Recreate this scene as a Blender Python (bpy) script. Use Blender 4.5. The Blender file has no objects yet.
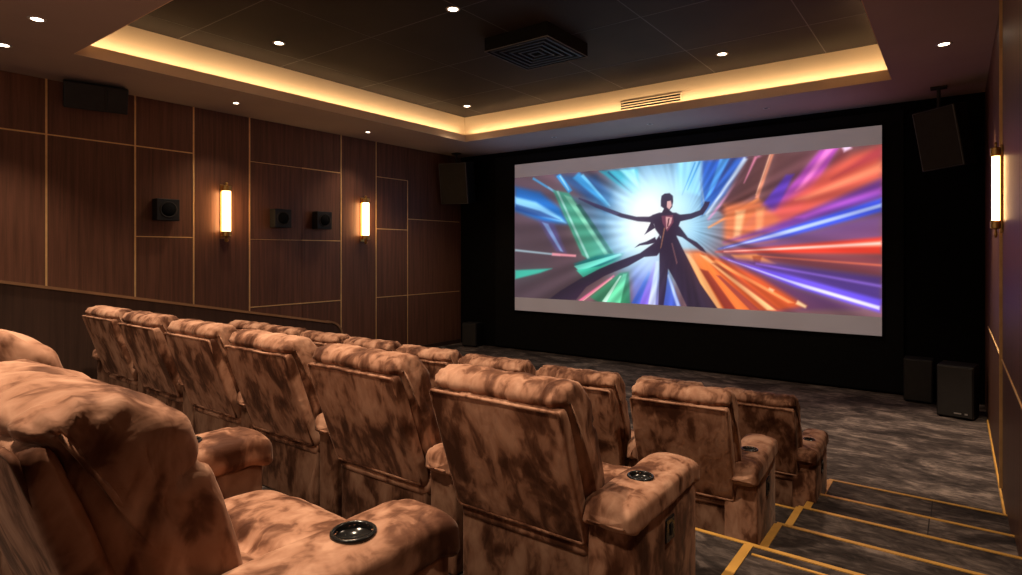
import bpy, bmesh, math, random
import numpy as np
from mathutils import Vector, Matrix, noise
random.seed(7)
sc = bpy.context.scene
COL = sc.collection
PI = math.pi
EYE = 2.08            # height of the eye above the front floor

# ------------------------------------------------------------------ helpers
def link(o, parent=None):
    COL.objects.link(o)
    if parent is not None: o.parent = parent
    return o
def tag(o, label=None, cat=None, group=None, kind=None):
    if label: o['label'] = label
    if cat: o['category'] = cat
    if group: o['group'] = group
    if kind: o['kind'] = kind
    return o
def thing(name, label, cat, loc=(0, 0, 0), rot=(0, 0, 0), group=None):
    o = bpy.data.objects.new(name, None); o.empty_display_size = .1
    link(o); o.location = loc; o.rotation_euler = rot
    return tag(o, label, cat, group)
def obj(name, bm, mat, parent=None, smooth=False, recalc=True):
    if recalc: bmesh.ops.recalc_face_normals(bm, faces=bm.faces)
    me = bpy.data.meshes.new(name); bm.to_mesh(me); bm.free()
    me.materials.append(mat)
    if smooth:
        for p in me.polygons: p.use_smooth = True
    return link(bpy.data.objects.new(name, me), parent)
def struct(name, bm, mat, parent=None, smooth=False):
    return tag(obj(name, bm, mat, parent, smooth), kind='structure')
def copy_tree(o, parent=None):
    c = o.copy(); COL.objects.link(c)
    if parent is not None: c.parent = parent
    for ch in list(o.children): copy_tree(ch, c)
    return c
def box(bm, x0, x1, y0, y1, z0, z1, bev=0, seg=2, M=None):
    vs = [bm.verts.new((x, y, z)) for x in (x0, x1) for y in (y0, y1) for z in (z0, z1)]
    fs = [bm.faces.new([vs[i] for i in f]) for f in ((0,1,3,2),(4,6,7,5),(0,4,5,1),(2,3,7,6),(0,2,6,4),(1,5,7,3))]
    if bev:
        es = list({e for f in fs for e in f.edges})
        r = bmesh.ops.bevel(bm, geom=es, offset=bev, segments=seg, affect='EDGES', profile=.5)
        vs = list({v for f in r['faces'] for v in f.verts} | {v for v in vs if v.is_valid})
    if M is not None:
        for v in vs: v.co = M @ v.co
    return bm
def B(*a, **k): return box(bmesh.new(), *a, **k)
def lathe(bm, prof, n=32, M=None, close=False):
    rings = []
    for r, z in prof:
        rings.append([bm.verts.new((r*math.cos(2*PI*i/n), r*math.sin(2*PI*i/n), z)) for i in range(n)])
    for a, b in zip(rings, rings[1:] + ([rings[0]] if close else [])):
        for i in range(n): bm.faces.new((a[i], a[(i+1) % n], b[(i+1) % n], b[i]))
    if not close:
        if prof[0][0] > 1e-6: bm.faces.new(rings[0])
        if prof[-1][0] > 1e-6: bm.faces.new(rings[-1])
    if M is not None:
        for ring in rings:
            for v in ring: v.co = M @ v.co
    return bm
def tube(bm, pts, r, n=8, closed=False):
    pts = [Vector(p) for p in pts]; N = len(pts); rings = []
    for i, p in enumerate(pts):
        a = pts[(i-1) % N] if (closed or i > 0) else p
        b = pts[(i+1) % N] if (closed or i < N-1) else p
        t = (b-a).normalized()
        u = t.orthogonal().normalized() if i == 0 else (up - t*up.dot(t)).normalized()
        up = u; w = t.cross(u)
        rings.append([bm.verts.new(p + r*(math.cos(2*PI*k/n)*u + math.sin(2*PI*k/n)*w)) for k in range(n)])
    for i in range(N if closed else N-1):
        A, C = rings[i], rings[(i+1) % N]
        for k in range(n): bm.faces.new((A[k], A[(k+1) % n], C[(k+1) % n], C[k]))
    if not closed:
        bm.faces.new(rings[0]); bm.faces.new(rings[-1])
    return bm
def catmull(pts, n):
    P = [np.array(p, float) for p in pts]; N = len(P); out = []
    for i in range(N):
        p0, p1, p2, p3 = P[i-1], P[i], P[(i+1) % N], P[(i+2) % N]
        for k in range(8):
            t = k/8
            out.append(.5*((2*p1)+(-p0+p2)*t+(2*p0-5*p1+4*p2-p3)*t*t+(-p0+3*p1-3*p2+p3)*t**3))
    out = np.array(out); d = np.linalg.norm(np.roll(out, -1, 0)-out, axis=1); L = np.concatenate([[0], np.cumsum(d)])
    q = np.linspace(0, L[-1], n, endpoint=False); o2 = np.vstack([out, out[:1]])
    return np.stack([np.interp(q, L, o2[:, 0]), np.interp(q, L, o2[:, 1])], 1)
def cushion(prof, hw, nx=30, r=.04, dome=.0, axis='x', disp=None, warp=None, ctr=None):
    """A closed profile swept along an axis, its two ends rounded by r and gently domed, like an upholstered pad."""
    bm = bmesh.new()
    prof = np.asarray(prof); c = np.mean(prof, 0) if ctr is None else np.array(ctr)
    tg = np.roll(prof, -1, 0)-np.roll(prof, 1, 0); tg /= np.linalg.norm(tg, axis=1)[:, None]+1e-9
    nrm = np.stack([tg[:, 1], -tg[:, 0]], 1)
    area = np.sum(prof[:, 0]*np.roll(prof[:, 1], -1)-np.roll(prof[:, 0], -1)*prof[:, 1])
    if area < 0: nrm = -nrm
    sm = nrm.copy()
    for _ in range(max(1, len(prof)//5)): sm = (np.roll(sm, 1, 0)+sm*2+np.roll(sm, -1, 0))/4
    def inset(d):
        q = prof-(nrm+(sm-nrm)*min(1, d/r*2))*d
        for _ in range(int(14*d/r)): q = (np.roll(q, 1, 0)+q*2+np.roll(q, -1, 0))/4
        return q
    inner = inset(r*.98)
    half = []
    for s in (0, .15, .3, .45, .6, .75, .88): half.append((hw+dome*(1-s*s), c+(inner-c)*s if s else c[None, :]))
    for k in range(0, 7):
        f = PI/2*(1-k/6); half.append((hw-r+r*math.sin(f), inset(r*.98*(1-math.cos(f)))))
    st = [(-x, q) for x, q in half]
    xm = hw-r
    for k in range(1, nx): st.append((-xm+2*xm*k/nx, prof))
    st += [(x, q) for x, q in reversed(half)]
    rings = []
    for x, q in st:
        rings.append([bm.verts.new((x, a, b) if axis == 'x' else (a, x, b)) for a, b in q])
    n = len(prof)
    for A, C in zip(rings, rings[1:]):
        for i in range(n):
            j = (i+1) % n
            if len(A) == 1: bm.faces.new((A[0], C[i], C[j]))
            elif len(C) == 1: bm.faces.new((A[i], C[0], A[j]))
            else: bm.faces.new((A[i], C[i], C[j], A[j]))
    bmesh.ops.recalc_face_normals(bm, faces=bm.faces)
    if warp:
        for v in bm.verts: v.co = Vector(warp(*v.co))
    if disp:
        bm.normal_update()
        d = [(v, v.normal.copy()*disp(v.co, v.normal)) for v in bm.verts]
        for v, q in d: v.co += q
    return bm
def nz(x, y, z): return noise.noise(Vector((x, y, z)))

# ------------------------------------------------------------------ materials
def mat(name, build):
    m = bpy.data.materials.new(name); m.use_nodes = True
    nt = m.node_tree; bs = nt.nodes['Principled BSDF']; build(nt, bs); return m
def N(nt, t, **k):
    n = nt.nodes.new(t)
    for a, v in k.items(): setattr(n, a, v)
    return n
def ramp(nt, fac, stops):
    r = N(nt, 'ShaderNodeValToRGB'); e = r.color_ramp.elements
    while len(e) < len(stops): e.new(.5)
    for el, (p, c) in zip(e, stops): el.position = p; el.color = (*c, 1) if len(c) == 3 else c
    nt.links.new(fac, r.inputs[0]); return r.outputs[0]
def noise_tex(nt, vec, scale, detail=3, rough=.5, dist=0):
    n = N(nt, 'ShaderNodeTexNoise'); n.inputs['Scale'].default_value = scale; n.inputs['Detail'].default_value = detail
    n.inputs['Roughness'].default_value = rough; n.inputs['Distortion'].default_value = dist
    nt.links.new(vec, n.inputs['Vector']); return n.outputs['Fac']
def mapping(nt, src, scale=(1, 1, 1), rot=(0, 0, 0)):
    m = N(nt, 'ShaderNodeMapping'); m.inputs['Scale'].default_value = scale; m.inputs['Rotation'].default_value = rot
    nt.links.new(src, m.inputs['Vector']); return m.outputs[0]
def coords(nt, kind='Object'): return N(nt, 'ShaderNodeTexCoord').outputs[kind]
def math_node(nt, op, a, b=None, clamp=False):
    m = N(nt, 'ShaderNodeMath', operation=op); m.use_clamp = clamp
    for i, v in enumerate((a, b)):
        if v is None: continue
        if isinstance(v, (int, float)): m.inputs[i].default_value = v
        else: nt.links.new(v, m.inputs[i])
    return m.outputs[0]
def mixc(nt, fac, a, b):
    m = N(nt, 'ShaderNodeMix', data_type='RGBA')
    for s, v in ((m.inputs['Factor'], fac), (m.inputs[6], a), (m.inputs[7], b)):
        if isinstance(v, (int, float)): s.default_value = v
        elif isinstance(v, tuple): s.default_value = (*v, 1)
        else: nt.links.new(v, s)
    return m.outputs[2]
def bump(nt, bs, h, strength, dist):
    b = N(nt, 'ShaderNodeBump'); b.inputs['Strength'].default_value = strength; b.inputs['Distance'].default_value = dist
    nt.links.new(h, b.inputs['Height']); nt.links.new(b.outputs[0], bs.inputs['Normal'])
def simple(name, col, rough=.5, metal=0, spec=.5, noise_amt=.12, nscale=9):
    def f(nt, bs):
        v = noise_tex(nt, coords(nt), nscale, 4)
        lo = tuple(c*(1-noise_amt) for c in col); hi = tuple(min(1, c*(1+noise_amt)) for c in col)
        nt.links.new(ramp(nt, v, [(.3, lo), (.7, hi)]), bs.inputs['Base Color'])
        bs.inputs['Roughness'].default_value = rough; bs.inputs['Metallic'].default_value = metal
        bs.inputs['Specular IOR Level'].default_value = spec
    return mat(name, f)
def emit(name, col, s):
    def f(nt, bs):
        bs.inputs['Base Color'].default_value = (*[c*.8 for c in col], 1)
        bs.inputs['Emission Color'].default_value = (*col, 1); bs.inputs['Emission Strength'].default_value = s
    return mat(name, f)

def f_velvet(nt, bs, dark=1.0):
    oi = N(nt, 'ShaderNodeObjectInfo').outputs['Random']
    add = N(nt, 'ShaderNodeVectorMath', operation='ADD'); cmb = N(nt, 'ShaderNodeCombineXYZ')
    for i in range(3): nt.links.new(math_node(nt, 'MULTIPLY', oi, (31.7, 17.3, 53.1)[i]), cmb.inputs[i])
    nt.links.new(coords(nt), add.inputs[0]); nt.links.new(cmb.outputs[0], add.inputs[1])
    v = add.outputs[0]
    vs = mapping(nt, v, (1.0, 1.0, .62), (.35, .25, .5))
    a = noise_tex(nt, vs, 6.2, 3, .5, .7)
    b = noise_tex(nt, mapping(nt, v, (1.2, .8, .55), (.2, .6, .3)), 17, 3, .55, .8)
    c = noise_tex(nt, v, 2.4, 2, .5, .4)
    t = math_node(nt, 'ADD', math_node(nt, 'MULTIPLY', a, .60), math_node(nt, 'MULTIPLY', b, .26))
    t = math_node(nt, 'ADD', t, math_node(nt, 'MULTIPLY', c, .26))
    col = ramp(nt, t, [(.45, tuple(dark*k for k in (.062, .022, .011))), (.520, tuple(dark*k for k in (.14, .060, .034))),
                       (.572, tuple(dark*k for k in (.31, .155, .096))), (.68, tuple(dark*k for k in (.47, .265, .175)))])
    nt.links.new(col, bs.inputs['Base Color'])
    bs.inputs['Roughness'].default_value = .68; bs.inputs['Specular IOR Level'].default_value = .12
    bs.inputs['Sheen Weight'].default_value = .12; bs.inputs['Sheen Roughness'].default_value = .35
    bs.inputs['Sheen Tint'].default_value = (1, .72, .58, 1)
    fold = noise_tex(nt, mapping(nt, v, (1.6, .7, .8), (0, 0, .3)), 13, 3, .5, .9)
    bump(nt, bs, fold, .4, .012)
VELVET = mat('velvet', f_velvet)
VELVET_SHADE = mat('velvet_shaded', lambda nt, bs: f_velvet(nt, bs, .62))  # same velvet, with the shade low down and between seats put into its colour

def f_wood(base, scale=1.0, vary=.35, rough=.42):
    def f(nt, bs):
        isl = N(nt, 'ShaderNodeNewGeometry').outputs['Random Per Island']
        add = N(nt, 'ShaderNodeVectorMath', operation='ADD'); cmb = N(nt, 'ShaderNodeCombineXYZ')
        nt.links.new(math_node(nt, 'MULTIPLY', isl, 23.0), cmb.inputs[2]); nt.links.new(math_node(nt, 'MULTIPLY', isl, 7.0), cmb.inputs[1])
        nt.links.new(coords(nt), add.inputs[0]); nt.links.new(cmb.outputs[0], add.inputs[1])
        g = noise_tex(nt, mapping(nt, add.outputs[0], (9*scale, 9*scale, .35)), 2.2, 5, .6, .35)
        h = noise_tex(nt, mapping(nt, add.outputs[0], (60*scale, 60*scale, .9)), 2.0, 3, .6)
        t = math_node(nt, 'ADD', math_node(nt, 'MULTIPLY', g, .7), math_node(nt, 'MULTIPLY', h, .3))
        t = math_node(nt, 'ADD', t, math_node(nt, 'MULTIPLY', math_node(nt, 'SUBTRACT', isl, .5), .10))
        lo = tuple(c*(1-vary) for c in base); hi = tuple(c*(1+vary) for c in base)
        nt.links.new(ramp(nt, t, [(.34, lo), (.5, base), (.66, hi)]), bs.inputs['Base Color'])
        bs.inputs['Roughness'].default_value = rough; bs.inputs['Specular IOR Level'].default_value = .35
        bump(nt, bs, h, .06, .004)
    return f
WOOD = mat('walnut_panels', f_wood((.150, .064, .040)))
WOOD_RIGHT = mat('walnut_panels_warm', f_wood((.115, .050, .028)))
WOOD_DARK = mat('dark_wood', f_wood((.050, .026, .018), 1.0, .3, .5))
BRASS = simple('brass', (.60, .36, .12), .34, 1.0)
BRASS_TRIM = simple('brass_trim', (.95, .60, .27), .5, .45)
GOLD_EDGE = simple('gold_edge', (.80, .44, .10), .45, .2)
RAIL = simple('rail_cap', (.30, .165, .085), .4)
BLACK = simple('black_cloth', (.0045, .0045, .005), .95, 0, .1)
BLACK_PANEL = simple('black_panel', (.006, .006, .0065), .85, 0, .15)
SPEAKER = simple('speaker_black', (.008, .0075, .0075), .55)
GRILLE_M = simple('speaker_grille', (.030, .027, .026), .75, 0, .3)
GLOSS = simple('gloss_black', (.012, .012, .012), .18)
STEEL = simple('cup_steel', (.35, .30, .24), .2, 1.0)
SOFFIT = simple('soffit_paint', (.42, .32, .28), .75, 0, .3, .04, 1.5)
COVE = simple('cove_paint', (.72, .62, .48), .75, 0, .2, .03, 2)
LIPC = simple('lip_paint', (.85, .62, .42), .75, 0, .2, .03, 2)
VENT = simple('vent_grey', (.022, .024, .029), .5)
VENT_EDGE = simple('vent_edge', (.16, .16, .17), .45)
WHITE_TRIM = simple('light_trim', (.55, .50, .46), .45)
SEAM = simple('seam_dark', (.010, .006, .004), .8)
SILVER = simple('badge_silver', (.7, .7, .7), .3, .8)

def f_tray(nt, bs):
    v = noise_tex(nt, coords(nt), 1.3, 3)
    nt.links.new(ramp(nt, v, [(.3, (.026, .021, .020)), (.7, (.036, .029, .027))]), bs.inputs['Base Color'])
    bs.inputs['Roughness'].default_value = .7; bs.inputs['Specular IOR Level'].default_value = .25
TRAY = mat('tray_board', f_tray)
TILE_LINE = simple('tile_joint', (.095, .092, .094), .6)

def f_carpet(nt, bs):
    c = coords(nt)
    a = noise_tex(nt, mapping(nt, c, (1.0, 1.6, 1)), 1.5, 5, .62, 1.2)
    b = noise_tex(nt, mapping(nt, c, (1.6, 3.6, 1)), 4.5, 4, .62, .9)
    w = noise_tex(nt, c, 160, 2, .5)
    t = math_node(nt, 'ADD', math_node(nt, 'MULTIPLY', a, .62), math_node(nt, 'MULTIPLY', b, .38))
    col = ramp(nt, t, [(.38, (.022, .017, .016)), (.47, (.06, .046, .042)), (.54, (.125, .098, .088)), (.64, (.30, .235, .20))])
    nt.links.new(mixc(nt, math_node(nt, 'MULTIPLY', w, .35), col, (.02, .017, .016)), bs.inputs['Base Color'])
    bs.inputs['Roughness'].default_value = .92; bs.inputs['Specular IOR Level'].default_value = .15
    bump(nt, bs, w, .3, .004)
CARPET = mat('carpet', f_carpet)
GLOW_WARM = emit('tube_glow', (1.0, .57, .23), 15.0)
GLOW_DL = emit('downlight_glow', (1.0, .80, .58), 14.0)
LED = emit('led_glow', (1.0, .58, .22), 6.0)

# ------------------------------------------------------------------ room dimensions (eye at x=0, y=0)
XL, XR, YF, YB = -9.2, .307, 10.4, -2.6
ZC = EYE + 2.19         # soffit
ZT = EYE + 2.72         # tray ceiling
Z = lambda z: z + EYE

struct('floor', B(XL-.1, XR+.1, YB-.1, YF+.1, -.12, 0), CARPET)
struct('wall_front', B(XL-.1, XR+.1, YF, YF+.12, 0, ZT+.2), BLACK)
struct('wall_front', B(-8.15, -.62, YF-.045, YF+.01, .04, Z(2.08)), BLACK_PANEL)
struct('wall_back', B(XL-.1, XR+.1, YB-.12, YB, 0, ZT+.2), WOOD_DARK)

# left wall: walnut panels over a dark backing, brass strips in the joints
struct('wall_left', B(XL-.16, XL-.022, YB-.1, YF+.1, 0, ZT+.2), SEAM)
G = .004
cols = [(YB, 2.54, [1.49]), (2.54, 3.556, [1.49]), (3.556, 4.354, [1.49, .225]), (4.354, 5.241, []), (5.241, 6.212, [1.48, .215, -.89]),
        (6.212, 7.039, [1.48, .215, -.89]), (7.039, 7.877, []), (7.877, 8.722, [1.50, .47, -.89]), (8.722, YF, [.70, -.89])]
bm = bmesh.new()
for y0, y1, hs in cols:
    zs = [-EYE] + sorted(hs) + [2.19]
    for z0, z1 in zip(zs, zs[1:]):
        box(bm, XL-.03, XL, y0+G, y1-G, Z(z0)+G, Z(z1)-G)
struct('wall_left', bm, WOOD)
def strip_v(y, z0, z1, x=XL, w=.011, d=.006): struct('trim_1', B(x-.012, x+d, y-w, y+w, Z(z0), Z(z1)), BRASS_TRIM)
def strip_h(y0, y1, z, x=XL, w=.008, d=.006): struct('trim_2', B(x-.012, x+d, y0, y1, Z(z)-w, Z(z)+w), BRASS_TRIM)
for y in (2.54, 3.556, 4.354, 5.241, 7.039): strip_v(y, -EYE+.1, 2.19)
strip_v(7.877, -EYE+.1, 2.19, w=.008)
strip_v(8.722, -EYE+.1, 1.50, w=.008)
for y0, y1, z, w in ((YB, 2.53, 1.49, .009), (2.55, 3.545, 1.49, .008), (3.567, 4.343, 1.49, .008), (3.567, 4.343, .225, .006), (5.252, 6.2, 1.48, .003), (6.212, 7.028, 1.48, .008),
                     (5.252, 6.2, .215, .003), (6.212, 7.028, .215, .007), (5.252, 7.028, -.89, .008), (7.887, 8.712, 1.50, .006), (7.887, 8.712, .47, .008), (8.732, YF-.06, .70, .007), (7.887, YF-.06, -.89, .007)):
    strip_h(y0, y1, z, w=w)
struct('baseboard_left', B(XL, XL+.02, YB, YF-.05, 0, .09), WOOD_DARK)

# right wall
struct('wall_right', B(XR+.022, XR+.16, YB-.1, YF+.1, 0, ZT+.2), SEAM)
bm = bmesh.new()
for y0, y1, hs in ((YB, 3.1, [-.9, .9]), (3.1, 4.78, [-.9]), (4.78, 6.49, [-.9]), (6.49, 8.3, [-.9]), (8.3, 9.3, [-.9]), (9.3, YF, [])):
    zs = [-EYE] + sorted(hs) + [2.19]
    for z0, z1 in zip(zs, zs[1:]):
        box(bm, XR, XR+.03, y0+G, y1-G, Z(z0)+G, Z(z1)-G)
struct('wall_right', bm, WOOD_RIGHT)
struct('trim_3', B(XR-.022, XR+.012, 6.484, 6.500, .1, ZC), BRASS_TRIM)
struct('trim_4', B(XR-.008, XR+.012, 3.1, 9.3, Z(-.9)-.006, Z(-.9)+.006), BRASS_TRIM)
struct('baseboard_right', B(XR-.014, XR, 5.9, 9.35, 0, .035), GOLD_EDGE)

# ceiling: painted soffit ring, lip, cove ledge, bright cove wall, dark tiled tray
TX0, TX1, TY0, TY1 = -7.8, -.66, 2.4, 8.95
LED_D, LIP = .16, .13
bm = bmesh.new()
box(bm, XL-.1, TX0, YB-.1, YF+.1, ZC, ZC+LIP); box(bm, TX1, XR+.1, YB-.1, YF+.1, ZC, ZC+LIP)
box(bm, TX0, TX1, YB-.1, TY0, ZC, ZC+LIP); box(bm, TX0, TX1, TY1, YF+.1, ZC, ZC+LIP)
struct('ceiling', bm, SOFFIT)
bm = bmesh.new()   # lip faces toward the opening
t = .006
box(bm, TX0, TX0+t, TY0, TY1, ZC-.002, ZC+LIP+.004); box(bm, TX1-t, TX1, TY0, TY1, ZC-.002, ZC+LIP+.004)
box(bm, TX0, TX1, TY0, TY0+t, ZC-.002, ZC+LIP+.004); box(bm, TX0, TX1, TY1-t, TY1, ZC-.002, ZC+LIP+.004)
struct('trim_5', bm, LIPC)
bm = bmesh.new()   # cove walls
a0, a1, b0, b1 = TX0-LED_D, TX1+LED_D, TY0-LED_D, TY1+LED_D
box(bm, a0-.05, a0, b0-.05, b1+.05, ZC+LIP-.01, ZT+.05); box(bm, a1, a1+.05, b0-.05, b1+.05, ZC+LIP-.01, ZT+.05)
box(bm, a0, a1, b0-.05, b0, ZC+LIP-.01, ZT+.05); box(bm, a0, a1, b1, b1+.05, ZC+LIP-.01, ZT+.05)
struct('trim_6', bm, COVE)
struct('ceiling', B(a0-.05, a1+.05, b0-.05, b1+.05, ZT, ZT+.08), TRAY)
bm = bmesh.new()
for y in (3.57, 5.0, 6.435, 7.86): box(bm, a0, a1, y-.006, y+.006, ZT-.002, ZT+.01)
for x in (-7.43, -5.93, -4.43, -2.93, -1.43): box(bm, x-.006, x+.006, b0, b1, ZT-.002, ZT+.01)
struct('ceiling_joints', bm, TILE_LINE)

# seating tiers and aisle steps
XE = -.90
XP = -7.2
tiers = [('third', 3.33, 4.62, .255), ('second', 1.60, 3.33, .52), ('rear', YB, 1.60, .775)]
for nm, y0, y1, h in tiers:
    struct('floor_tier', B(XP, XE, y0, y1, 0, h), CARPET)
    struct('trim_7', B(XP+.05, XE, y1-.02, y1+.006, h-.02, h+.005), GOLD_EDGE)
steps = [(5.20, 5.89, .085), (4.62, 5.20, .19), (3.99, 4.62, .28), (3.33, 3.99, .39), (2.6, 3.33, .52), (1.8, 2.6, .65), (YB, 1.8, .775)]
for k, (y0, y1, h) in enumerate(steps):
    struct('floor_step', B(XE, XR+.01, y0, y1, 0, h), CARPET)
    struct('trim_8', B(XE, XR, y1-.024, y1+.006, h-.025, h+.005), GOLD_EDGE)
    if k < 5: struct('trim_9', B(XE-.012, XE+.034, y0+.006, y1-.024, h-.03, h+.005), GOLD_EDGE)
struct('trim_10', B(XE+.05, XR, 3.21, 3.228, .515, .5245), GOLD_EDGE)
for y0, y1, h in steps[:2]:
    struct('trim_11', B(-.16, -.154, y0+.006, y1-.024, h-.01, h+.002), SEAM)

# half wall beside the seats, its top follows the slope
def slope(y): return Z(-.27 - (y-1.633)*.1935)
pts = [(YB, 0), (5.52, 0)]
arc = []
ye, rr = 5.52, .22
for k in range(9):
    a = PI/2*k/8
    arc.append((ye-rr+rr*math.cos(a), slope(ye)-rr*.92+rr*math.sin(a)))
pts += arc + [(YB, slope(YB))]
def prism_x(bm, poly, x0, x1):
    A = [bm.verts.new((x0, y, z)) for y, z in poly]; C = [bm.verts.new((x1, y, z)) for y, z in poly]
    bm.faces.new(A); bm.faces.new(C[::-1])
    for i in range(len(poly)):
        j = (i+1) % len(poly); bm.faces.new((A[i], A[j], C[j], C[i]))
    return bm
struct('wall_partition', prism_x(bmesh.new(), pts, XP-.09, XP), WOOD_DARK)
bm = bmesh.new()
cap = [(YB, slope(YB))] + arc[::-1] + [(5.52, .1)]
for (y0, z0), (y1, z1) in zip(cap, cap[1:]):
    L = math.hypot(y1-y0, z1-z0); M = Matrix.Translation((0, y0, z0)) @ Matrix.Rotation(math.atan2(z1-z0, y1-y0), 4, 'X')
    box(bm, XP-.10, XP+.012, -.004, L+.004, -.004, .024, M=M)
struct('trim_12', bm, RAIL)

# ------------------------------------------------------------------ recliners
line = lambda z: (.95-z)/.57*.2        # back plane of the backrest: y at height z
def make_chair(hw=.342, puff=0.0, top=0.0, detail=1):
    root = thing('recliner', '', 'recliner')
    # upholstered back board with piping
    prof = catmull([(line(.955)+.010, .962), (line(.935)-.003, .938), (line(.8)-.012, .80), (line(.65)-.013, .65), (line(.5)-.008, .50), (line(.40)-.001, .395),
                    (line(.385)+.016, .382), (line(.395)+.056, .392), (line(.6)+.060, .60), (line(.8)+.060, .80), (line(.945)+.056, .945), (line(.962)+.036, .966)], 72)
    def dsp(c, n):
        return .004*nz(c.x*5, c.y*5, c.z*5) + .002*nz(c.x*14+3, c.y*10, c.z*11)
    bp = obj('back_panel', cushion(prof, hw, 28, .016, .002, 'x', dsp), VELVET, root, True)
    bm = bmesh.new(); loop = []
    pw = hw-.010
    rc = .014; zt, zb = .957, .392
    for cx_, cz_, a0_ in ((pw-rc, zt-rc, PI/2), (pw-rc, zb+rc, 0), (-pw+rc, zb+rc, -PI/2), (-pw+rc, zt-rc, -PI)):
        for k in range(5):
            a_ = a0_-PI/2*k/4; x, z = cx_+rc*math.cos(a_), cz_+rc*math.sin(a_)
            loop.append((x, line(z)-.002, z))
    full = []
    for p, q in zip(loop, loop[1:]+loop[:1]):
        L = math.dist(p, q); m = max(1, int(L/.05))
        full += [tuple(p[i]+(q[i]-p[i])*k/m for i in range(3)) for k in range(m)]
    loop = full
    tube(bm, loop, .0075, 6, True)
    obj('piping', bm, VELVET, bp, True)
    # thick back cushion that rolls over the top of the board
    P = puff
    prof = catmull([(.262, .415), (line(.56)+.055, .56), (line(.75)+.05, .75), (line(.88)+.048, .88), (.046, .945), (.012, .972), (.006, 1.0), (.040, 1.036+top), (.105, 1.05+top),
                    (.18+P*.4, 1.037+top), (.238+P*.8, .985+top*.7), (.268+P, .91), (.283+P, .862), (.312+P, .80), (.345+P, .70), (.365+P, .60), (.372+P*.7, .50), (.36, .43), (.31, .39)], 120)
    def dsc(c, n):
        d = .006*nz(c.x*4+1, c.y*5, c.z*4)
        top_ = max(0, min(1, (c.z-.93)/.05))
        back = max(0, min(1, (.14-c.y)/.08))*top_
        # gathers pulled out of the seam along the board
        ple = nz(c.x*15+c.z*3, c.y*4+2, c.z*3)
        d -= .009*top_*max(0, .11-abs(nz(c.x*8+c.z*2.5, c.y*2.2, 1.7)))/.11
        d += -.020*back*max(0, ple-.08) + .006*top_*nz(c.x*22+c.y*8, c.y*7, c.z*7)
        side = max(0, min(1, (abs(c.x)-(hw-.10))/.07))
        q = (c.y-.05)*.5+(c.z-.95)
        fold = abs(nz(c.y*5+c.x, q*15, 7.3))
        d += side*(.013*(.30-fold)*max(.25, min(1, 1-abs(c.z-.86)/.22)) + .004*nz(c.y*11, c.z*9, c.x*6))
        d -= side*.008*math.exp(-((c.y-(.175+P*.5+(.93-c.z)*.30))/.007)**2)*(1 if c.z < .93 else 0)
        ry, rz = c.y-.055, c.z-.945
        rad = math.hypot(ry, rz); phi = math.atan2(rz, ry)
        rid = abs(math.sin(phi*5.5+2.2*nz(c.y*5, c.z*5, 3.1)+c.z*3))
        d += side*(1.35 if puff else .8)*.015*(.5-rid)*min(1, rad/.05)*math.exp(-rad/.20)
        front = max(0, min(1, (c.y-.12)/.1))*(1-side)
        d -= front*(1.3 if puff else .8)*.014*max(0, .22-abs(nz(c.x*2.5, c.z*9+c.x*1.5, 5.5)))/.22*min(1, 1.3-abs(c.z-.8)/.35)
        # stitched fold across the front, gathers at the upper corners
        d -= .012*math.exp(-((c.z-.862-.25*(c.y-.27-P))/.014)**2)*max(0, min(1, (c.y-.16)/.1))
        d -= .005*math.exp(-((abs(c.x)-.13)/.006)**2)*max(0, min(1, (c.z-.93)/.03))
        edge = max(0, 1-abs(abs(c.x)-hw+.01)/.05)*max(0, 1-math.hypot((c.y-.03)/.10, (c.z-.965)/.06))
        d -= .010*edge*(.5+abs(nz(c.y*24, c.z*24, 2)))
        return d
    obj('back_cushion', cushion(prof, hw+.004, 56, .048, .016, 'x', dsc, ctr=(.19+P*.5, .72)), VELVET, root, True)
    # seat with one cross seam, rolled front
    prof = catmull([(.22, .33), (.24, .42), (.33, .475), (.45, .495), (.56, .487), (.608, .452), (.655, .490), (.76, .497), (.86, .482), (.925, .44), (.945, .38), (.92, .325), (.80, .305), (.5, .30)], 90)
    def dss(c, n):
        if n.z < .1: return 0
        return .010*nz(c.x*5, c.y*6, 1) + .005*nz(c.x*14, c.y*9, 4) - .012*max(0, nz(c.x*10+c.y*5, c.y*3, 8)-.1)
    obj('seat_cushion', cushion(prof, hw+.012, 36, .045, .004, 'x', dss, ctr=(.58, .385)), VELVET, root, True)
    prof = catmull([(.80, .06), (.80, .30), (.86, .315), (.915, .28), (.925, .18), (.915, .09), (.87, .05)], 40)
    obj('footrest', cushion(prof, hw+.01, 20, .03, .002, 'x', lambda c, n: .006*nz(c.x*5, c.y*5, c.z*5)), VELVET, root, True)
    obj('base', B(-hw+.004, hw-.004, .215, .80, .004, .40, .012, 3), VELVET_SHADE, root, True)
    return root
ARM_X = .475
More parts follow.
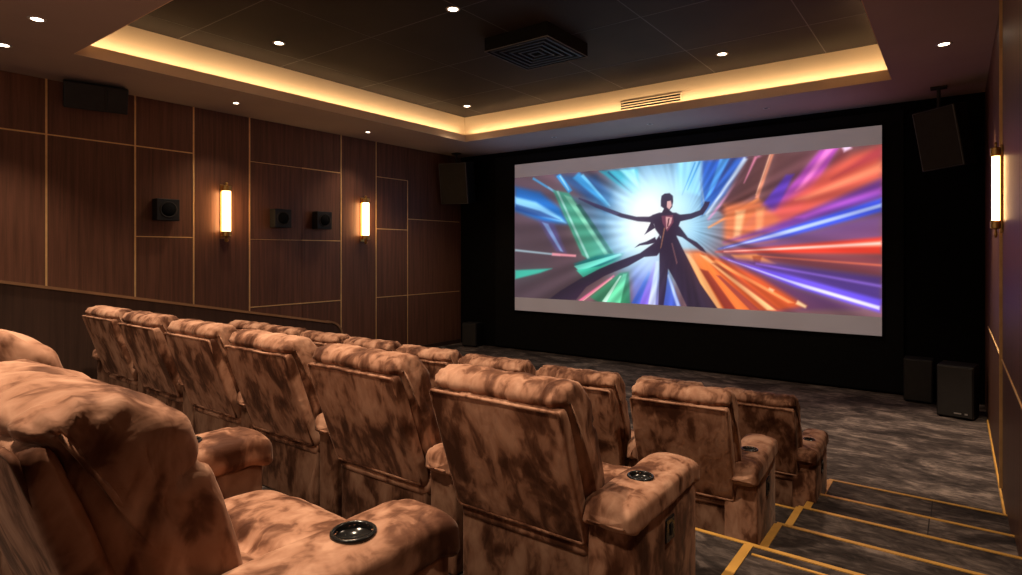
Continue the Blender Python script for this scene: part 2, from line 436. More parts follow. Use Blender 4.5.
def make_arm(root, cx, panel=False, hw=.118, cy=.47, dz=0.0):
    k = hw/.118
    bm = B(cx-hw+.013, cx+hw-.013, .19, .84, .004, .515+dz, .014, 3)
    body = obj('armrest', bm, VELVET if panel else VELVET_SHADE, root, True)  # arm bodies between chairs get the velvet with shade in its colour
    prof = catmull([(-.118*k, .562), (-.110*k, .597), (-.075*k, .617), (0, .624), (.075*k, .617), (.110*k, .597), (.118*k, .562), (.115*k, .515), (.07*k, .502), (0, .50), (-.07*k, .502), (-.115*k, .515)], 84)
    def warp(x, y, z):
        y2 = y + .515
        drop = max(0, (y2-.76)/.14)**2*.030 + max(0, (.24-y2)/.12)**2*.022
        return (x+cx, y2, z-drop+dz)
    def dsa(c, n):
        g = 1 if c.y > cy+.12 or c.y < cy-.14 else .3
        return .005*nz(c.x*7, c.y*6, c.z*7) + .0045*g*nz(c.x*16, c.y*12, c.z*14) - .010*g*max(0, nz(c.x*5, c.y*20+c.x*8, c.z*6)-.2)
    bm = cushion(prof, .372, 74, .050, .012, 'y', dsa, warp, ctr=(0, .555))
    cr = min(1, k)
    kill = [f for f in bm.faces if f.calc_center_median().z > .57+dz and math.hypot(f.calc_center_median().x-cx, f.calc_center_median().y-cy) < .046*cr]
    bmesh.ops.delete(bm, geom=kill, context='FACES')
    obj('arm_pad', bm, VELVET, body, True)
    M = Matrix.Translation((cx, cy, dz)) @ Matrix.Diagonal((cr, cr, 1, 1))
    obj('cup_holder', lathe(bmesh.new(), [(.056, .612), (.056, .6255), (.053, .628), (.048, .628), (.0455, .624), (.044, .56), (.040, .552), (0, .552)], 40, M), GLOSS, body, True)
    obj('cup_liner', lathe(bmesh.new(), [(.0, .555), (.030, .556), (.040, .562), (.0425, .59), (.041, .59), (.038, .5645), (.0, .5575)], 32, M), STEEL, body, True)
    if panel:
        s = 1 if cx > 0 else -1; x = cx + s*(hw-.013)
        obj('control_panel', B(x-.006, x+.008, .47, .56, .35, .45, .006, 2), GLOSS, body)
        obj('control_button', B(x+.006, x+.013, .503, .530, .375, .425, .003, 1), SPEAKER, body)
    return body
def proto_row(hw, ax, aw, eax, eaw, puff, top, cy, dz):
    d = {}
    d['mid'] = make_chair(hw, puff, top); make_arm(d['mid'], ax, False, aw, cy, dz)
    d['end'] = make_chair(hw, puff, top); make_arm(d['end'], eax, True, eaw, cy, dz)
    return d
P_REAR = proto_row(.342, .475, .112, .455, .116, .045, -.012, .61, .015)
P_SECOND = proto_row(.342, .475, .098, .45, .118, 0, .008, .46, -.01)
P_THIRD = proto_row(.286, .364, .048, .312, .104, 0, 0, .46, 0)
P_FRONT = proto_row(.286, .364, .048, .325, .098, 0, 0, .46, 0)
P_SECOND['left'] = make_chair(); make_arm(P_SECOND['left'], ARM_X, False, .098); make_arm(P_SECOND['left'], -ARM_X, False, .098)
used = set()
def seat(p, x, y, h, rz, label, group):
    o = p if p.name not in used else copy_tree(p)
    used.add(p.name)
    o.location = (x, y, h); o.rotation_euler = (0, 0, rz); tag(o, label, 'recliner', group)
    return o
ORD = ['', 'second', 'third', 'fourth', 'fifth', 'sixth', 'seventh', 'eighth']
ROWS = [
  ('the rear row', 0.775, 'recliners in the rear row', [(-1.61, 0.31, 0, 'end'), (-2.585, 0.36, 0, 'mid'), (-3.55, 0.34, 0, 'mid'), (-4.515, 0.33, 0, 'mid')]),
  ('the second row from the back', 0.52, 'recliners in the second row from the back', [(-1.525, 1.9, 0, 'end'), (-2.486, 1.946, 0, 'mid'), (-3.452, 1.993, 0, 'mid'), (-4.418, 2.039, 0, 'mid'), (-5.384, 2.085, 0, 'mid'), (-6.35, 2.132, 0, 'left')]),
  ('the third row from the back', 0.255, 'recliners in the third row from the back', [(-1.29, 3.32, 0.08, 'end'), (-2.017, 3.349, 0.08, 'mid'), (-2.744, 3.378, 0.08, 'mid'), (-3.471, 3.407, 0.08, 'mid'), (-4.198, 3.436, 0.08, 'mid'), (-4.925, 3.465, 0.08, 'mid'), (-5.652, 3.494, 0.08, 'mid'), (-6.379, 3.524, 0.08, 'mid')]),
  ('the front row', 0.0, 'recliners in the front row', [(-1.24, 4.78, 0.04, 'end'), (-1.967, 4.809, 0.04, 'mid')]),
]
for (rname, h, group, seats), protos in zip(ROWS, (P_REAR, P_SECOND, P_THIRD, P_FRONT)):
    for i, (x, y, rz, kind) in enumerate(seats):
        p = protos[kind]
        where = 'beside the aisle steps' if kind == 'end' else '%s from the aisle' % ORD[i]
        if kind == 'left': where = 'farthest from the aisle'
        q = seat(p, x, y, h, rz, 'brown crushed velvet recliner in %s, %s' % (rname, where), group)
        if protos is P_REAR and i == 1: q.scale = (1, 1, 1.035)
        if protos is P_FRONT: q.scale = (.97, .97, .95)

# ------------------------------------------------------------------ projection screen
SX0, SX1, SZ0, SZ1 = -7.61, -.886, Z(-1.235), Z(1.88)
PX0, PX1, PZ0, PZ1 = SX0, SX1, Z(-.955), Z(1.60)
def f_fabric(nt, bs):
    v = noise_tex(nt, coords(nt), 1.2, 2)
    c = ramp(nt, v, [(.3, (.245, .190, .190)), (.7, (.30, .24, .24))])
    bs.inputs['Base Color'].default_value = (.45, .41, .40, 1); bs.inputs['Roughness'].default_value = .9; bs.inputs['Specular IOR Level'].default_value = .05
    nt.links.new(c, bs.inputs['Emission Color']); bs.inputs['Emission Strength'].default_value = .44  # dim glow of its own in place of light falling on the fabric
FABRIC = mat('screen_fabric', f_fabric)
def f_pic(nt, bs):
    a = N(nt, 'ShaderNodeVertexColor', layer_name='paint')
    bs.inputs['Base Color'].default_value = (.05, .05, .05, 1); bs.inputs['Roughness'].default_value = .9; bs.inputs['Specular IOR Level'].default_value = .0
    nt.links.new(a.outputs['Color'], bs.inputs['Emission Color']); bs.inputs['Emission Strength'].default_value = 1.0
PICTURE = mat('projected_picture', f_pic)
scr = thing('projection_screen', 'wide projection screen showing a dark-coated figure before coloured rays of light', 'screen', ((SX0+SX1)/2, YF-.05, SZ0))
def under(o, root):
    o.matrix_parent_inverse = Matrix.Identity(4)
    for v in o.data.vertices: v.co -= root.location
    o.parent = root; return o
under(obj('fabric', B(SX0, SX1, YF-.056, YF-.046, SZ0, SZ1), FABRIC), scr)
bm = bmesh.new(); w = .03
box(bm, SX0-w, SX0, YF-.066, YF-.046, SZ0-w, SZ1+w); box(bm, SX1, SX1+w, YF-.066, YF-.046, SZ0-w, SZ1+w)
box(bm, SX0, SX1, YF-.066, YF-.046, SZ0-w, SZ0); box(bm, SX0, SX1, YF-.066, YF-.046, SZ1, SZ1+w)
under(obj('frame', bm, BLACK), scr)
SHAPES = [
((62,50,58),0.55,40,[(-11,622),(170,608),(319,204),(212,-54),(-11,-86)]),
((30,110,190),0.9,10,[(2,924),(97,865),(170,726),(198,600),(112,619),(2,722)]),
((150,215,245),0.9,6,[(2,840),(82,786),(170,656),(191,607),(112,661),(2,762)]),
((40,70,130),0.8,4,[(2,782),(97,712),(170,634),(82,674),(2,729)]),
((90,80,130),0.8,8,[(90,641),(148,604),(191,370),(156,386)]),
((130,160,210),0.9,3,[(105,620),(127,605),(181,379),(170,386)]),
((35,80,130),0.8,14,[(156,993),(293,965),(406,620),(357,594)]),
((60,150,215),0.95,3,[(156,982),(200,841),(213,861),(170,1002)]),
((150,210,240),0.9,2,[(167,981),(199,861),(203,867),(172,987)]),
((60,150,205),0.9,5,[(215,956),(328,723),(335,740),(236,1002)]),
((110,190,225),0.9,3,[(242,967),(336,719),(339,724),(250,982)]),
((50,165,185),0.95,5,[(303,993),(424,982),(432,820),(406,795)]),
((150,225,235),0.9,4,[(369,985),(412,982),(430,827),(420,852)]),
((30,70,110),0.8,2,[(329,976),(405,807),(407,813),(333,986)]),
((80,160,215),0.95,2.5,[(68,976),(168,825),(172,838),(72,992)]),
((150,190,220),0.8,2.5,[(125,898),(251,673),(255,685),(128,906)]),
((85,120,150),0.75,10,[(198,827),(293,767),(381,385),(344,355)]),
((70,150,125),0.95,4,[(144,874),(201,842),(357,349),(269,318),(246,354)]),
((130,200,170),0.9,3,[(184,829),(209,809),(338,370),(321,355)]),
((40,80,75),0.85,3,[(226,744),(239,752),(293,568),(350,355),(331,370)]),
((150,200,190),0.9,2,[(156,865),(164,864),(273,324),(264,324)]),
((20,110,110),0.9,5,[(219,285),(293,349),(384,373),(369,326),(260,200)]),
((110,210,190),0.95,2,[(219,267),(369,367),(375,355),(239,224)]),
((60,180,150),0.9,2,[(226,236),(306,270),(375,337),(253,175)]),
((60,190,165),0.9,4,[(2,225),(141,245),(97,207),(2,151)]),
((170,200,210),0.9,3,[(1,385),(170,348),(170,360),(2,402)]),
((240,150,160),0.95,3,[(141,349),(225,340),(226,356),(142,371)]),
((60,150,235),0.95,3,[(128,-18),(195,52),(190,75),(126,-10)]),
((235,110,150),0.9,3,[(235,-20),(352,195),(349,204),(230,-6)]),
((250,190,170),0.8,2,[(247,-8),(345,179),(343,184),(245,-3)]),
((45,120,85),0.95,4,[(273,32),(369,222),(396,232),(401,-12),(306,-16)]),
((110,215,165),0.95,3,[(321,-14),(379,213),(391,220),(369,-13)]),
((210,245,225),0.85,2,[(312,3),(369,201),(374,201),(325,-7)]),
((110,120,200),0.8,12,[(406,267),(482,370),(488,-14),(406,-20)]),
((130,100,210),0.95,3,[(424,-9),(471,305),(479,293),(456,-7)]),
((215,225,250),0.9,3,[(453,-7),(477,313),(486,313),(474,-10)]),
((60,100,200),0.9,3,[(401,-15),(456,241),(460,226),(427,-11)]),
((40,90,180),0.9,8,[(602,997),(712,997),(659,757),(602,629)]),
((150,215,245),0.9,7,[(533,1023),(602,1011),(597,766),(533,804)]),
((60,140,200),0.9,2,[(595,1002),(562,806),(564,804),(599,995)]),
((45,120,190),0.8,2,[(583,995),(548,775),(550,773),(586,991)]),
((90,170,235),0.95,4,[(649,1000),(673,999),(623,762),(610,724)]),
((60,60,90),0.6,4,[(673,999),(688,998),(633,788)]),
((215,235,250),0.95,4,[(708,998),(611,632),(615,624),(716,981)]),
((230,150,190),0.9,4,[(742,1005),(616,599),(620,592),(749,988)]),
((90,58,58),0.95,5,[(719,977),(766,1002),(736,759),(659,624),(644,652)]),
((240,140,170),0.9,3,[(733,998),(707,829),(708,827),(739,990)]),
((240,150,115),0.95,3,[(772,1008),(734,728),(742,721),(778,1000)]),
((255,190,150),0.95,2,[(768,1007),(735,747),(737,744),(771,1004)]),
((240,150,90),0.95,3,[(742,729),(617,547),(619,535),(746,708)]),
((100,65,65),0.9,12,[(782,1000),(869,994),(791,661),(736,642)]),
((165,75,170),0.95,6,[(878,999),(917,1005),(813,521),(782,523),(736,539)]),
((230,130,200),0.9,5,[(890,1001),(906,1001),(844,778),(826,757)]),
((90,60,180),0.9,5,[(805,861),(822,862),(782,637),(745,564),(698,515)]),
((120,60,60),0.8,8,[(919,993),(942,994),(844,556),(809,521)]),
((255,225,255),0.95,4,[(927,973),(942,989),(940,1008),(923,1005)]),
((210,95,75),0.92,14,[(942,963),(1000,994),(1000,798),(809,546),(698,488),(844,778)]),
((245,150,110),0.85,8,[(999,895),(999,844),(852,703),(826,702)]),
((150,55,70),0.7,8,[(989,981),(1000,982),(1000,925),(902,817)]),
((215,120,75),0.9,10,[(659,690),(745,705),(791,586),(782,434),(659,437)]),
((250,195,140),0.9,6,[(688,647),(710,650),(698,476),(683,476)]),
((240,165,110),0.8,6,[(736,655),(755,661),(750,486),(736,487)]),
((105,60,150),0.92,9,[(999,798),(999,687),(791,510),(659,442),(809,579)]),
((180,90,200),0.85,6,[(999,752),(999,715),(844,586),(826,592)]),
((60,90,230),0.97,5,[(999,687),(999,609),(809,468),(644,397)]),
((190,215,255),0.97,3,[(999,657),(999,636),(791,479),(659,402),(782,497)]),
((110,75,120),0.9,10,[(999,595),(999,447),(659,384),(791,459)]),
((225,60,40),0.97,6,[(999,461),(999,364),(791,368),(638,378)]),
((255,165,130),0.97,4,[(999,440),(999,410),(809,393),(659,378)]),
((255,235,225),0.9,3,[(996,431),(999,422),(791,393),(659,381)]),
((120,62,70),0.92,8,[(999,355),(999,232),(844,284),(659,362)]),
((220,110,80),0.9,3,[(999,305),(736,356),(736,349),(999,294)]),
((235,150,80),0.85,4,[(678,357),(736,363),(782,302),(745,280),(688,321)]),
((140,60,30),0.7,3,[(727,352),(750,353),(745,301),(731,306)]),
((80,55,125),0.95,8,[(999,232),(999,82),(791,232),(659,344)]),
((150,110,220),0.9,4,[(999,186),(736,305),(736,297),(998,172)]),
((110,85,240),0.97,5,[(999,101),(996,27),(826,154),(649,344)]),
((225,225,255),0.97,2.5,[(996,63),(995,42),(844,156),(669,325),(809,203)]),
((95,55,95),0.9,8,[(649,330),(826,146),(958,41),(782,3),(659,224)]),
((200,85,40),0.97,8,[(544,398),(597,389),(745,216),(848,43),(782,3),(623,-14)]),
((255,190,120),0.9,4,[(557,370),(576,357),(655,-4),(630,-10)]),
((245,130,60),0.9,3,[(565,370),(597,370),(736,1),(688,-6)]),
((120,45,40),0.9,3,[(597,261),(618,249),(688,-1),(661,-5)]),
((255,205,140),0.9,3,[(597,357),(613,351),(782,8),(762,5)]),
((140,60,40),0.8,3,[(628,303),(646,303),(736,125),(791,12),(782,10)]),
((255,160,90),0.9,3,[(628,316),(638,325),(822,59),(809,57)]),
((140,60,60),0.85,2,[(638,223),(649,218),(745,2),(722,-1)]),
((255,220,160),0.95,3,[(826,53),(847,30),(849,45),(830,76)]),
((255,200,150),0.9,3,[(765,136),(775,122),(778,136),(767,150)]),
((60,90,190),0.9,3,[(497,-13),(504,237),(511,238),(546,-6)]),
((200,220,255),0.9,3,[(508,215),(513,221),(544,0),(535,-7)]),
((50,38,58),1,1.6,[(481,653),(456,632),(418,636),(375,664),(321,717),(293,745),(285,734),(321,687),(372,634),(424,600),(458,592),(479,570)]),
((70,62,90),1,1,[(369,664),(321,717),(260,780),(234,803),(234,790),(293,715),(357,654)]),
((50,38,58),1,1.4,[(533,636),(572,643),(597,663),(612,715),(622,719),(620,693),(605,634),(574,605),(535,586)]),
((120,150,185),1,1,[(610,705),(605,793),(599,875),(597,876),(601,787),(605,700)]),
((50,38,58),1,1.4,[(610,721),(623,714),(616,677),(603,629),(601,662)]),
((50,38,58),1,1.4,[(528,580),(544,551),(565,478),(589,444),(605,406),(614,370),(597,389),(574,434),(550,479),(530,496)]),
((50,38,58),1,1.6,[(465,643),(486,658),(533,653),(550,629),(541,566),(533,496),(546,426),(565,329),(597,166),(644,-8),(565,-14),(533,160),(511,258),(504,101),(497,-13),(483,-15),(486,214),(486,384),(490,484),(474,542)]),
((50,38,58),1,1.8,[(486,498),(471,442),(430,370),(369,314),(306,252),(239,168),(170,68),(127,-8),(226,5),(260,108),(321,198),(394,273),(442,341),(479,350),(499,413)]),
((50,38,58),1,1.2,[(465,609),(449,529),(442,501),(456,523),(474,550)]),
((50,38,58),1,1.2,[(474,485),(449,454),(427,437),(413,408),(430,425),(453,431),(479,447)]),
((46,34,52),1,1.2,[(490,743),(492,777),(501,792),(515,793),(524,772),(525,732),(522,694),(515,672),(526,648),(492,652),(499,685),(490,703)]),
((225,170,165),1,1.2,[(508,735),(518,739),(521,705),(514,677),(507,695)]),
((110,60,80),1,1.5,[(492,634),(524,637),(526,586),(508,520),(495,583)]),
((225,165,165),1,1.2,[(504,628),(522,620),(519,581),(506,537)]),
((90,50,60),1,0.8,[(511,616),(515,615),(511,554),(507,554)]),
((150,100,80),0.9,0.8,[(499,549),(503,549),(492,413),(488,396)]),
((120,80,85),0.8,0.8,[(519,441),(523,441),(537,301),(534,289)])]
NX, NZ = 520, 200
sx = np.linspace(0, 1000, NX)[None, :].repeat(NZ, 0); sz = np.linspace(0, 1000, NZ)[:, None].repeat(NX, 1)
AX, AZ = (PX1-PX0)/1000, (PZ1-PZ0)/1000          # metres per picture unit
mx, mz = sx*AX, sz*AZ
img = np.zeros((NZ, NX, 3)) + np.array([116, 84, 86])
def blend(col, a): 
    global img
    img = img*(1-a[..., None]) + np.array(col, float)*a[..., None]
r = np.hypot((mx-505*AX)/1.0, (mz-600*AZ)/1.0)
blend((92, 78, 92), np.clip((500-sx)/500, 0, 1)*.6)
blend((60, 150, 205), np.clip(1-(r/1.75), 0, 1)**.8*np.clip((660-sx)/200, 0, 1)*np.clip((sz-120)/200, 0, 1))
blend((150, 215, 245), np.clip(1.25-(r/1.15), 0, 1)**1.2)
LATER = []
def paint(col, a, soft, pts):
    P = [(px*AX, pz*AZ) for px, pz in pts]
    d = np.full(mx.shape, 1e9); ins = np.zeros(mx.shape, bool); n = len(P)
    for i in range(n):
        (x0, y0), (x1, y1) = P[i], P[(i+1) % n]
        ex, ey = x1-x0, y1-y0; L = ex*ex+ey*ey+1e-12
        t = np.clip(((mx-x0)*ex+(mz-y0)*ey)/L, 0, 1)
        d = np.minimum(d, np.hypot(mx-x0-t*ex, mz-y0-t*ey))
        if abs(ey) > 1e-9: ins ^= ((y0 > mz) != (y1 > mz)) & (mx < ex*(mz-y0)/ey+x0)
    s = soft*.0072
    q = np.clip(.5+np.where(ins, d, -d)/(2*s), 0, 1); q = q*q*(3-2*q)
    blend(col, q*a)
for k, (col, a, soft, pts) in enumerate(SHAPES):
    if k == 91:
        blend((165, 225, 250), np.clip(1.25-np.hypot((mx-450*AX)/1.05, (mz-600*AZ)/1.25), 0, 1)**.9*np.clip(1.2-np.hypot((mx-450*AX)/1.3, (mz-600*AZ)/1.5), 0, 1))
        blend((245, 252, 255), np.clip(1.2*(1.0-np.hypot((mx-460*AX)/.95, (mz-590*AZ)/1.1)), 0, 1)**.9)
    paint(col, a, soft, pts)
# streaks running out of the bright centre, then a little bloom
th = np.arctan2(mz-555*AZ, mx-545*AX); rr_ = np.hypot(mz-555*AZ, mx-545*AX)
rng = np.random.RandomState(3); mod = np.zeros(mx.shape)
for q in range(26):
    f = rng.randint(9, 70); mod += np.cos(th*f+rng.rand()*6.28+rr_*rng.uniform(-1.2, 1.2))/26**.5
away = np.clip((np.hypot((mx-480*AX)/1.0, (mz-580*AZ)/1.2)-.55)/.7, 0, 1)
img = np.where((img.sum(-1, keepdims=True) < 120), img, img*(1+.12*mod*away)[..., None])
def blur(a, n):
    k = np.exp(-(np.arange(-n, n+1)/(n*.5))**2); k /= k.sum()
    for ax in (0, 1): a = np.apply_along_axis(lambda m: np.convolve(np.pad(m, n, 'edge'), k, 'valid'), ax, a)
    return a
glow = blur(np.clip(img-95, 0, 255), 26)
img = img*.93 + glow*.30 + np.array([9, 7, 9])
lin = np.clip(img/255, 0, 1); lin = np.where(lin < .04045, lin/12.92, ((lin+.055)/1.055)**2.4)
me = bpy.data.meshes.new('picture')
vx = np.stack([PX0+mx-scr.location.x, np.full(mx.shape, YF-.0585-scr.location.y), PZ0+mz-scr.location.z], -1).reshape(-1, 3)
idx = np.arange(NX*NZ).reshape(NZ, NX)
quads = np.stack([idx[:-1, :-1], idx[:-1, 1:], idx[1:, 1:], idx[1:, :-1]], -1).reshape(-1, 4)
me.from_pydata(vx.tolist(), [], quads.tolist())
ca = me.color_attributes.new('paint', 'FLOAT_COLOR', 'POINT')
ca.data.foreach_set('color', np.concatenate([lin.reshape(-1, 3), np.ones((NX*NZ, 1))], 1).astype(np.float32).ravel())
me.materials.append(PICTURE); me.update()
link(bpy.data.objects.new('picture', me), scr)

# ------------------------------------------------------------------ lamps
def lamp(kind, loc, energy, col, rot=(0, 0, 0), **k):
    l = bpy.data.lights.new('lamp', kind); l.energy = energy; l.color = col
    for a, v in k.items(): setattr(l, a, v)
    o = bpy.data.objects.new('lamp', l); link(o); o.location = loc; o.rotation_euler = rot
    return o
WARM = (1.0, .76, .54)
def downlight(x, y, z, label, group, e, r=.055, size=100, glow=True):
    t = thing('downlight', label, 'ceiling light', (x, y, z), (0, 0, 0), group)
    obj('trim_ring', lathe(bmesh.new(), [(r, -.004), (r+.022, -.006), (r+.026, 0), (r+.02, .002), (r, .002)], 28, None, True), WHITE_TRIM, t, True)
    obj('lens', lathe(bmesh.new(), [(0, -.0035), (r*.98, -.003), (r*.98, .001), (0, .001)], 24), GLOW_DL if glow else VENT, t, True)
    if e: lamp('SPOT', (x, y, z-.05), e*1.7, WARM, spot_size=math.radians(52 if e > 300 else size), spot_blend=.7, shadow_soft_size=.05)
for x, y, la in ((-4.514, 4.97, 'bright downlight in the dark tray ceiling behind the square vent'), (-7.06, 4.425, 'bright downlight in the dark tray ceiling beside the rear wood wall side'),
             (-7.295, 8.416, 'small bright downlight in the dark tray by its far corner with the wood wall'), (-2.581, 8.30, 'bright downlight in the dark tray ceiling past the square vent toward the screen')):
    downlight(x, y, ZT, la, 'downlights in the dark ceiling tray', 70)
for x, y, e, la in ((-6.92, 1.84, 150, 'bright downlight in the painted soffit behind the tray corner'), (-8.07, 1.856, 90, 'bright downlight in the rear soffit closest to the wood wall'),
             (-8.469, 4.617, 26, 'small downlight in the soffit above the first glowing wall sconce'), (-8.584, 7.162, 26, 'small downlight in the soffit above the second glowing wall sconce'),
             (-.109, 7.757, 330, 'bright downlight in the soffit in front of the tilted hanging speaker')):
    downlight(x, y, ZC, la, 'downlights in the painted soffit', e, .05 if e > 50 else .035)
for x, la in ((-6.127, 'tiny unlit downlight in the soffit above the screen, nearest the wood wall'), (-4.195, 'tiny unlit downlight in the soffit above the screen middle'), (-2.32, 'tiny unlit downlight in the soffit above the screen, nearest the aisle')):
    downlight(x, 9.585, ZC, la, 'unlit downlights above the screen', 0, .03, glow=False)
# unseen ceiling spots without fixtures, added to brighten the seats
for x, y, e in ((-4.6, 1.9, 190), (-2.3, 1.7, 190), (-.12, 2.9, 75), (-5.4, -.3, 130), (-1.7, .1, 150), (-3.0, -1.4, 70)):
    lamp('SPOT', (x, y, ZC-.03), e*2.2, WARM, spot_size=math.radians(105), spot_blend=.8, shadow_soft_size=.06)
for x, y, e in ((-2.58, 4.6, 45), (-5.0, 4.2, 70), (-5.8, 6.6, 45), (-2.58, 6.6, 45)):  # further spots added under the tray, no fixtures there
    lamp('SPOT', (x, y, ZT-.06), e*1.7, WARM, spot_size=math.radians(110), spot_blend=.8, shadow_soft_size=.08)
# added soft fill light near the rear wall, no real fixture
lamp('AREA', (-4.2, YB+.1, 3.1), 35, (1, .78, .6), (math.radians(80), 0, 0), shape='RECTANGLE', size=6, size_y=1.2)
# added blue spots in mid-air imitating the picture's spill on the soffit
for x, e in ((-6.6, 42), (-4.4, 46), (-2.4, 30)):
    lamp('SPOT', (x, 8.5, Z(-.2)), e, (.36, .55, 1.0), (math.radians(180-28), 0, 0), spot_size=math.radians(78), spot_blend=1, shadow_soft_size=.3)
# cove strips on the ledge
LC = (1.0, .61, .29)
ze = ZC+LIP+.02
LY, LX = (TY1-TY0), (TX1-TX0)
CE = 19
for loc, rot, L, e in (((TX0-.05, (TY0+TY1)/2, ze), (0, math.radians(180-28), 0), LY, CE), ((TX1+.05, (TY0+TY1)/2, ze), (0, math.radians(180+28), 0), LY, CE)):
    lamp('AREA', loc, e, LC, rot, shape='RECTANGLE', size=.03, size_y=L)
for loc, rot, L, e in ((((TX0+TX1)/2, TY1+.05, ze), (math.radians(180-28), 0, 0), LX, CE*1.1), (((TX0+TX1)/2, TY0-.05, ze), (math.radians(180+28), 0, 0), LX, CE*1.1)):
    lamp('AREA', loc, e, LC, rot, shape='RECTANGLE', size=L, size_y=.03)

# ------------------------------------------------------------------ wall sconces
def sconce(x, y, face, z, k, r, off, label):
    t = thing('wall_sconce', label, 'wall light', (x, y, Z(z)), (0, 0, face), 'brass tube sconces on the wood walls')
    # local: wall plane at y=0, lamp stands out along -y
    T = Matrix.Translation((0, -off, 0)); q = r/.06
    obj('backplate', B(-.045*q, .045*q, -.022, .0, .05*k, .90*k, .006, 2), BRASS, t)
    for z0, z1 in ((.09*k, .17*k), (.79*k, .875*k)):
        bm = lathe(bmesh.new(), [(.0, z0), (r+.006, z0), (r+.012, z0+.006), (r+.012, z1-.006), (r+.006, z1), (.0, z1)], 28, T)
        box(bm, -.02, .02, -off, -.018, z0+.015, z1-.015)
        obj('bracket', bm, BRASS, t, False)
    obj('finial', lathe(bmesh.new(), [(0, .0), (.022*q, .008), (.032*q, .028), (.026*q, .05), (.014*q, .062), (.03*q, .09*k), (0, .09*k)], 20, T), BRASS, t, True)
    obj('finial', lathe(bmesh.new(), [(0, .875*k), (.03*q, .875*k), (.014*q, .89*k), (.026*q, .905*k), (.018*q, .925*k), (0, .93*k)], 20, T), BRASS, t, True)
    obj('glass_tube', lathe(bmesh.new(), [(.0, .168*k), (r, .168*k), (r, .792*k), (.0, .792*k)], 28, T), GLOW_WARM, t, True)
sconce(XL, 4.80, PI/2, .16, 1.0, .06, .115, 'glowing brass tube sconce on the wood wall between square speakers')
sconce(XL, 7.53, PI/2, .16, 1.0, .06, .115, 'glowing brass tube sconce on the wood wall nearer the screen')
sconce(XR, 6.40, -PI/2, .12, .86, .026, .048, 'glowing brass tube sconce on the aisle wall by the screen')

# ------------------------------------------------------------------ speakers
def square_speaker(y, z, label):
    t = thing('surround_speaker', label, 'speaker', (XL, y, Z(z)), (0, 0, PI/2), 'square black wall speakers')
    s = .155
    obj('wall_mount', B(-.05, .05, -.02, 0, -.05, .05), SPEAKER, t)
    obj('cabinet', B(-s, s, -.17, -.012, -s, s, .008, 2), SPEAKER, t)
    R = Matrix.Translation((0, -.17, 0)) @ Matrix.Rotation(PI/2, 4, 'X')
    obj('driver_ring', lathe(bmesh.new(), [(.098, -.003), (.098, .006), (.108, .010), (.118, .006), (.118, -.003)], 32, R, True), GRILLE_M, t, True)
    obj('driver_cone', lathe(bmesh.new(), [(.0, .004), (.03, .003), (.036, .001), (.095, .004), (.095, -.002), (0, -.002)], 32, R), BLACK_PANEL, t, True)
square_speaker(3.925, .612, 'square black wall speaker left of the first glowing sconce')
square_speaker(5.742, .572, 'square black wall speaker just past the first sconce, of the pair')
square_speaker(6.56, .573, 'square black wall speaker of the pair, closer to the screen')

def badge(name, parent, x, y, z, w, h, m=None): obj(name, B(x-w/2, x+w/2, y-.003, y+.001, z-h/2, z+h/2), m or SILVER, parent)
# long cabinet under the soffit on the left wall, tilted down
t = thing('ceiling_speaker', 'long black two-section loudspeaker mounted high on the wood wall under the soffit', 'speaker', (XL+.36, 2.97, Z(1.98)), (0, 0, 0))
t.rotation_euler = (Matrix.Rotation(math.radians(76), 4, 'Z') @ Matrix.Rotation(math.radians(16), 4, 'X')).to_euler()
obj('cabinet', B(-.34, .34, -.02, .22, -.165, .165, .012, 2), SPEAKER, t)
obj('grille', B(-.33, .08, -.035, -.018, -.155, .155, .004, 1), GRILLE_M, t)
obj('grille', B(.11, .33, -.035, -.018, -.155, .155, .004, 1), GRILLE_M, t)
badge('badge', t, -.12, -.035, .0, .06, .03, SPEAKER); badge('badge', t, .22, -.035, -.01, .05, .03, SPEAKER)
obj('wall_bracket', B(-.05, .05, .20, .34, -.04, .04), SPEAKER, t)
# hanging speakers either side of the screen
def hang(x, y, z, w, d, h, rz, rx, ry, label):
    t = thing('hanging_speaker', label, 'speaker', (x, y, Z(z)))
    t.rotation_euler = (Matrix.Rotation(rz, 4, 'Z') @ Matrix.Rotation(rx, 4, 'X') @ Matrix.Rotation(ry, 4, 'Y')).to_euler()
    obj('cabinet', B(-w/2, w/2, 0, d, -h/2, h/2, .014, 2), SPEAKER, t)
    obj('grille', B(-w/2+.02, w/2-.02, -.014, .002, -h/2+.02, h/2-.02, .004, 1), GRILLE_M, t)
    obj('grille_edge', tube(bmesh.new(), [(-w/2+.014, -.012, -h/2+.014), (w/2-.014, -.012, -h/2+.014), (w/2-.014, -.012, h/2-.014), (-w/2+.014, -.012, h/2-.014)], .005, 6, True), VENT_EDGE, t)
    badge('badge', t, 0.02, -.014, -.03, .05, .04, SPEAKER)
    M = t.matrix_basis if False else Matrix.LocRotScale(t.location, t.rotation_euler, None)
    inv = M.inverted()
    bm = bmesh.new(); tp = M @ Vector((0, d*.5, h/2-.02))
    tube(bm, [inv @ tp, inv @ Vector((tp.x, tp.y, ZC-.02))], .022, 10)
    q = inv @ Vector((tp.x, tp.y, ZC-.015)); R3 = inv.to_3x3().to_4x4()
    box(bm, -.09, .09, -.06, .06, -.012, .014, M=Matrix.Translation(q) @ R3)
    obj('ceiling_bracket', bm, GRILLE_M, t)
    return t
hang(-.20, 9.62, 1.49, .50, .34, .80, math.radians(-22), math.radians(10), math.radians(-5), 'tilted black loudspeaker hanging from the soffit between screen and aisle wall')
hang(-8.80, 9.70, 1.50, .66, .44, .90, math.radians(17), math.radians(9), 0, 'tall black loudspeaker hanging in the corner by the wood wall')
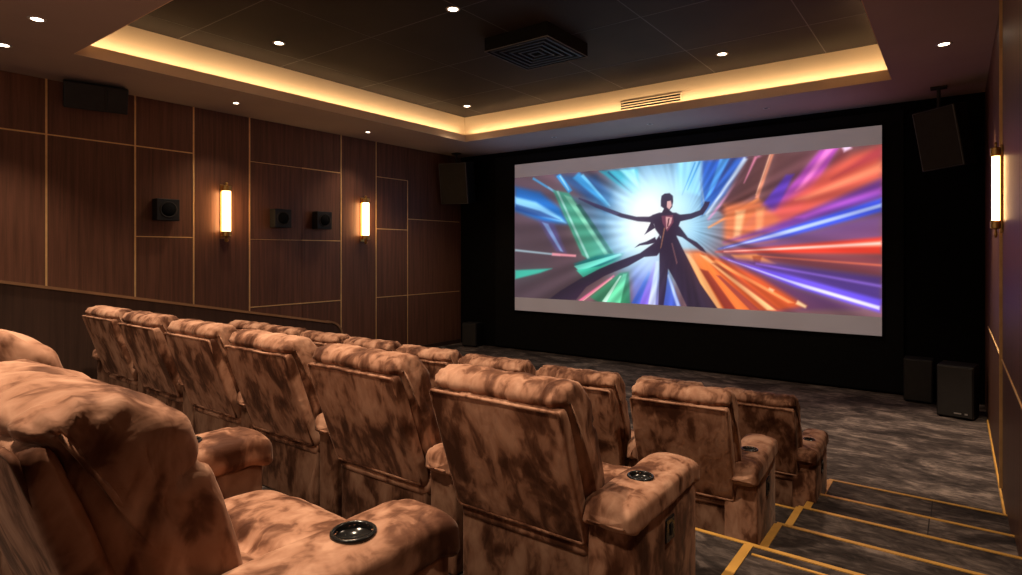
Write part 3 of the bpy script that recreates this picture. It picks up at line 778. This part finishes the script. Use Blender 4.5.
# floor speakers
def floor_speaker(x, y, w, d, h, rz, label, bdg=True):
    t = thing('floor_speaker', label, 'speaker', (x, y, 0), (0, 0, rz))
    obj('cabinet', B(-w/2, w/2, 0, d, .015, h, .012, 2), SPEAKER, t)
    obj('grille', B(-w/2+.015, w/2-.015, -.016, .002, .03, h-.015, .004, 1), GRILLE_M, t)
    bm = bmesh.new()
    for a in (-w/2+.04, w/2-.04):
        for b in (.04, d-.04): lathe(bm, [(.022, 0), (.022, .016)], 12, Matrix.Translation((a, b, 0)))
    obj('feet', bm, BLACK, t)
    if bdg:
        badge('badge', t, .03, -.016, .075, .075, .016); badge('badge', t, .115, -.016, .075, .03, .02)
floor_speaker(-.02, 9.32, .38, .40, .66, math.radians(-9), 'black floor subwoofer with small silver badge by the aisle wall')
floor_speaker(-.43, 10.0, .34, .30, .60, 0, 'dark floor loudspeaker in the shadow behind the subwoofer', False)
floor_speaker(-8.62, 10.02, .36, .30, .52, math.radians(12), 'dark floor loudspeaker in the corner between wood wall and screen', False)

# ------------------------------------------------------------------ ceiling vents
t = thing('ceiling_vent', 'square grey air diffuser hanging below the dark tray ceiling', 'air vent', (-4.33, 6.36, ZT))
s = .475
bm = bmesh.new()
for x0, x1, y0, y1 in ((-s, s, -s, -s+.03), (-s, s, s-.03, s), (-s, -s+.03, -s+.03, s-.03), (s-.03, s, -s+.03, s-.03)): box(bm, x0, x1, y0, y1, -.17, 0)
box(bm, -s+.03, s-.03, -s+.03, s-.03, -.155, 0)
obj('housing', bm, BLACK_PANEL, t)
for k in range(5):
    a = .43-.085*k; b = a-.032; bm = bmesh.new()
    for x0, x1, y0, y1 in ((-a, a, -a, -b), (-a, a, b, a), (-a, -b, -b, b), (b, a, -b, b)): box(bm, x0, x1, y0, y1, -.172, -.150)
    obj('louvre', bm, VENT, t)
obj('rim', tube(bmesh.new(), [(-s, -s, -.172), (s, -s, -.172), (s, s, -.172), (-s, s, -.172)], .007, 6, True), VENT_EDGE, t)
t = thing('air_grille', 'slim slotted air grille set in the glowing cove wall above the screen', 'air vent', (-3.985, b1, Z(2.437)))
bm = bmesh.new()
for x0, x1, z0, z1 in ((-.53, .53, -.07, -.058), (-.53, .53, .058, .07), (-.53, -.515, -.058, .058), (.515, .53, -.058, .058)): box(bm, x0, x1, -.018, -.001, z0, z1)
obj('frame', bm, COVE, t)
obj('backing', B(-.515, .515, -.004, -.0005, -.058, .058), BLACK, t)
for z in (-.02, .02): obj('slat', B(-.515, .515, -.014, -.004, z-.006, z+.006), COVE, t)

# ------------------------------------------------------------------ world, camera, look
w = bpy.data.worlds.new('world'); sc.world = w; w.use_nodes = True
w.node_tree.nodes['Background'].inputs[0].default_value = (.012, .009, .008, 1); w.node_tree.nodes['Background'].inputs[1].default_value = .3
cam = bpy.data.cameras.new('camera'); co = bpy.data.objects.new('camera', cam); link(co)
co.location = (0, 0, EYE); co.rotation_euler = (PI/2, 0, math.radians(36.71))
cam.sensor_width = 36; cam.lens = 598/1022*36; cam.shift_y = -35/1022; cam.clip_start = .02
sc.camera = co
sc.view_settings.view_transform = 'Standard'; sc.view_settings.look = 'None'; sc.view_settings.exposure = 0.0; sc.view_settings.gamma = 1
sc.cycles.use_denoising = True
sc.cycles.max_bounces = 6; sc.cycles.diffuse_bounces = 3; sc.cycles.sample_clamp_indirect = 4.0
